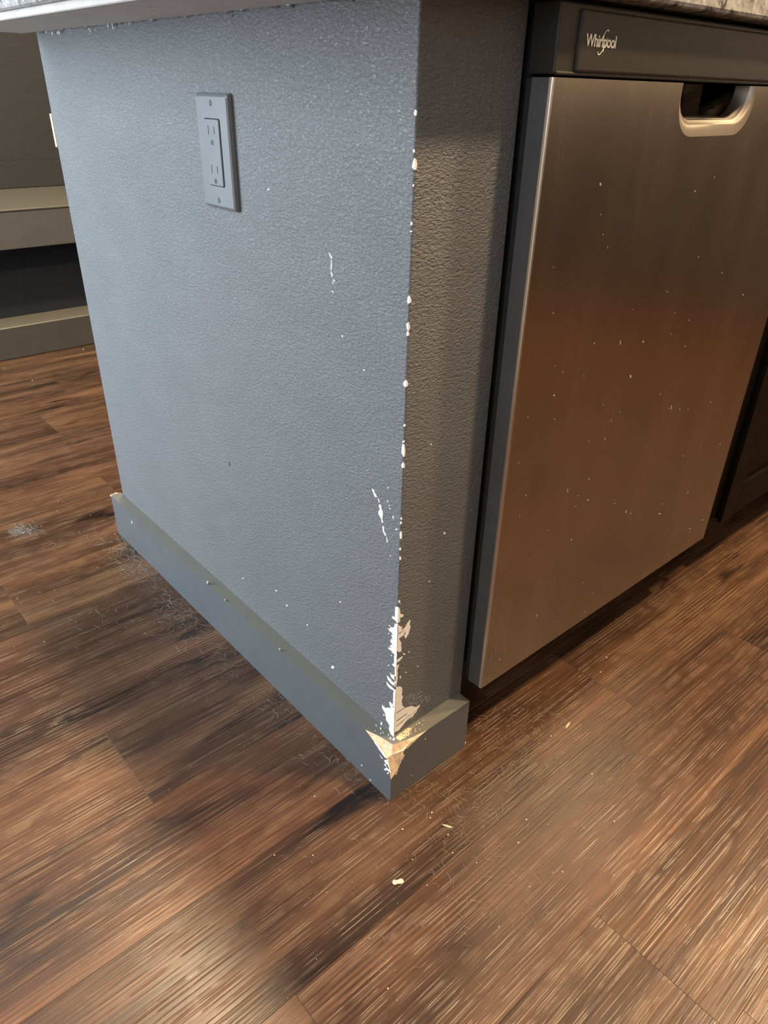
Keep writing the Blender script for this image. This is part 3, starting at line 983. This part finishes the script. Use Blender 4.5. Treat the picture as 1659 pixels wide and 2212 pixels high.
fuzz('pet_hair', 'loose pale hairs on the floor in front of the broken baseboard corner', 'hair',
     [(960, 1720, 60, 35, 70, 0.018), (1110, 1580, 60, 40, 110, 0.016), (1050, 1640, 60, 50, 50, 0.016), (930, 1800, 60, 45, 34, 0.014), (1050, 1900, 90, 60, 36, 0.014),
      (890, 1690, 20, 20, 24, 0.014), (1200, 1560, 50, 40, 16, 0.014), (1000, 2000, 130, 50, 22, 0.012), (700, 1850, 70, 60, 10, 0.012)], 'hair')
fuzz('lint', 'greyish lint and hair gathered along the left baseboard', 'lint',
     [(285, 1190, 24, 26, 130, 0.022), (330, 1230, 36, 24, 120, 0.024), (240, 1175, 22, 20, 46, 0.02), (370, 1310, 28, 24, 80, 0.02), (420, 1350, 26, 24, 60, 0.02), (500, 1420, 28, 24, 40, 0.018),
      (600, 1520, 30, 26, 36, 0.016), (690, 1610, 30, 24, 30, 0.014), (760, 1680, 24, 18, 26, 0.012), (230, 1350, 40, 26, 30, 0.02), (380, 1440, 40, 40, 16, 0.018), (90, 1110, 60, 30, 16, 0.02)], 'lint')
fuzz('dust_tuft', 'small grey tuft of dust lying alone on the floor at far left', 'dust',
     [(55, 1146, 16, 7, 120, 0.018), (35, 1150, 8, 5, 30, 0.016)], 'lint', 0.00014)

bm = bmesh.new()
cr = [(406, 1087), (141, 1129), (126, 1083), (196, 1113), (172, 1148), (117, 1274), (86, 1279), (115, 1298), (38, 1293), (333, 1268), (212, 1165), (211, 1226), (96, 1386), (122, 1564), (316, 1235), (290, 1232),
      (676, 1847), (593, 1847), (933, 1755), (930, 1766), (968, 1803), (978, 1842), (870, 1791), (923, 1912), (891, 1856), (1279, 1672), (1190, 1590), (1216, 1883), (1144, 1915), (1078, 2001), (798, 2026),
      (838, 2135), (1137, 1770), (1327, 1774), (1184, 1780), (1330, 1336), (1310, 1420), (1297, 1452), (1252, 1460), (1120, 1820), (1030, 1863), (680, 1720), (640, 1420), (60, 1140), (8, 795), (180, 755), (70, 822)]
for u, v in cr:
    p_ = at(u, v, 2, 0.001)
    s = hrng.uniform(0.0006, 0.0013) * (1.0 if v > 1000 else 2.0)
    bmesh.ops.create_icosphere(bm, subdivisions=1, radius=s, matrix=Matrix.Translation((p_.x, p_.y, s * 0.8)) @ Matrix.Diagonal((1.2, hrng.uniform(0.7, 1.2), 0.8, 1)))
for i in range(90):
    u, v = hrng.uniform(20, 1600), hrng.uniform(1150, 2200)
    p_ = at(u, v, 2, 0.001)
    if p_.x > -0.03 and p_.y > -0.03:
        continue
    s = hrng.uniform(0.0003, 0.0006)
    bmesh.ops.create_icosphere(bm, subdivisions=1, radius=s, matrix=Matrix.Translation((p_.x, p_.y, s * 0.8)))
tag(from_bm('crumbs', bm, 'crumb'), 'tiny pale crumbs scattered over the plank floor', 'crumbs', 'stuff')
# the larger bits
p_ = at(860, 1906, 2, 0)
bm = bmesh.new()
for dx, dy, s in ((-0.0033, 0.0018, 0.0034), (0.0030, -0.0018, 0.0036), (0.0002, -0.0002, 0.003)):
    bmesh.ops.create_icosphere(bm, subdivisions=2, radius=s, matrix=Matrix.Translation((dx, dy, s * 0.3)) @ Matrix.Diagonal((1, 1, 0.32, 1)))
o = tag(from_bm('crumb', bm, 'crumb', smooth=True), 'cream two-lobed crumb on the floor in front of the half wall', 'crumb')
o.location = (p_.x, p_.y, 0.0002)
for nm, u, v, lab, ang in (('leaf_bit', 967, 1786, 'pale green dry leaf bit on the floor below the baseboard corner', 2.2), ('leaf_bit', 1226, 1568, 'pale dry leaf bit on the floor in front of the dishwasher', 0.2)):
    p_ = at(u, v, 2, 0)
    bm = bmesh.new()
    L, w = 0.0075, 0.0016
    pr = [(-L, 0, 0.0004), (-L * 0.3, w, 0.0006), (L * 0.5, w * 0.8, 0.0012), (L, 0, 0.0022), (L * 0.4, -w, 0.0009), (-L * 0.4, -w * 0.8, 0.0004)]
    top = [bm.verts.new((x, y, z + 0.0005)) for x, y, z in pr]; bot = [bm.verts.new((x, y, z - 0.0003)) for x, y, z in pr]
    bm.faces.new(top); bm.faces.new(bot)
    for i in range(6):
        bm.faces.new((top[i], top[(i + 1) % 6], bot[(i + 1) % 6], bot[i]))
    o = tag(from_bm(nm, bm, 'grass'), lab, 'debris')
    o.location = (p_.x, p_.y, 0.0001); o.rotation_euler = (0, 0, ang)
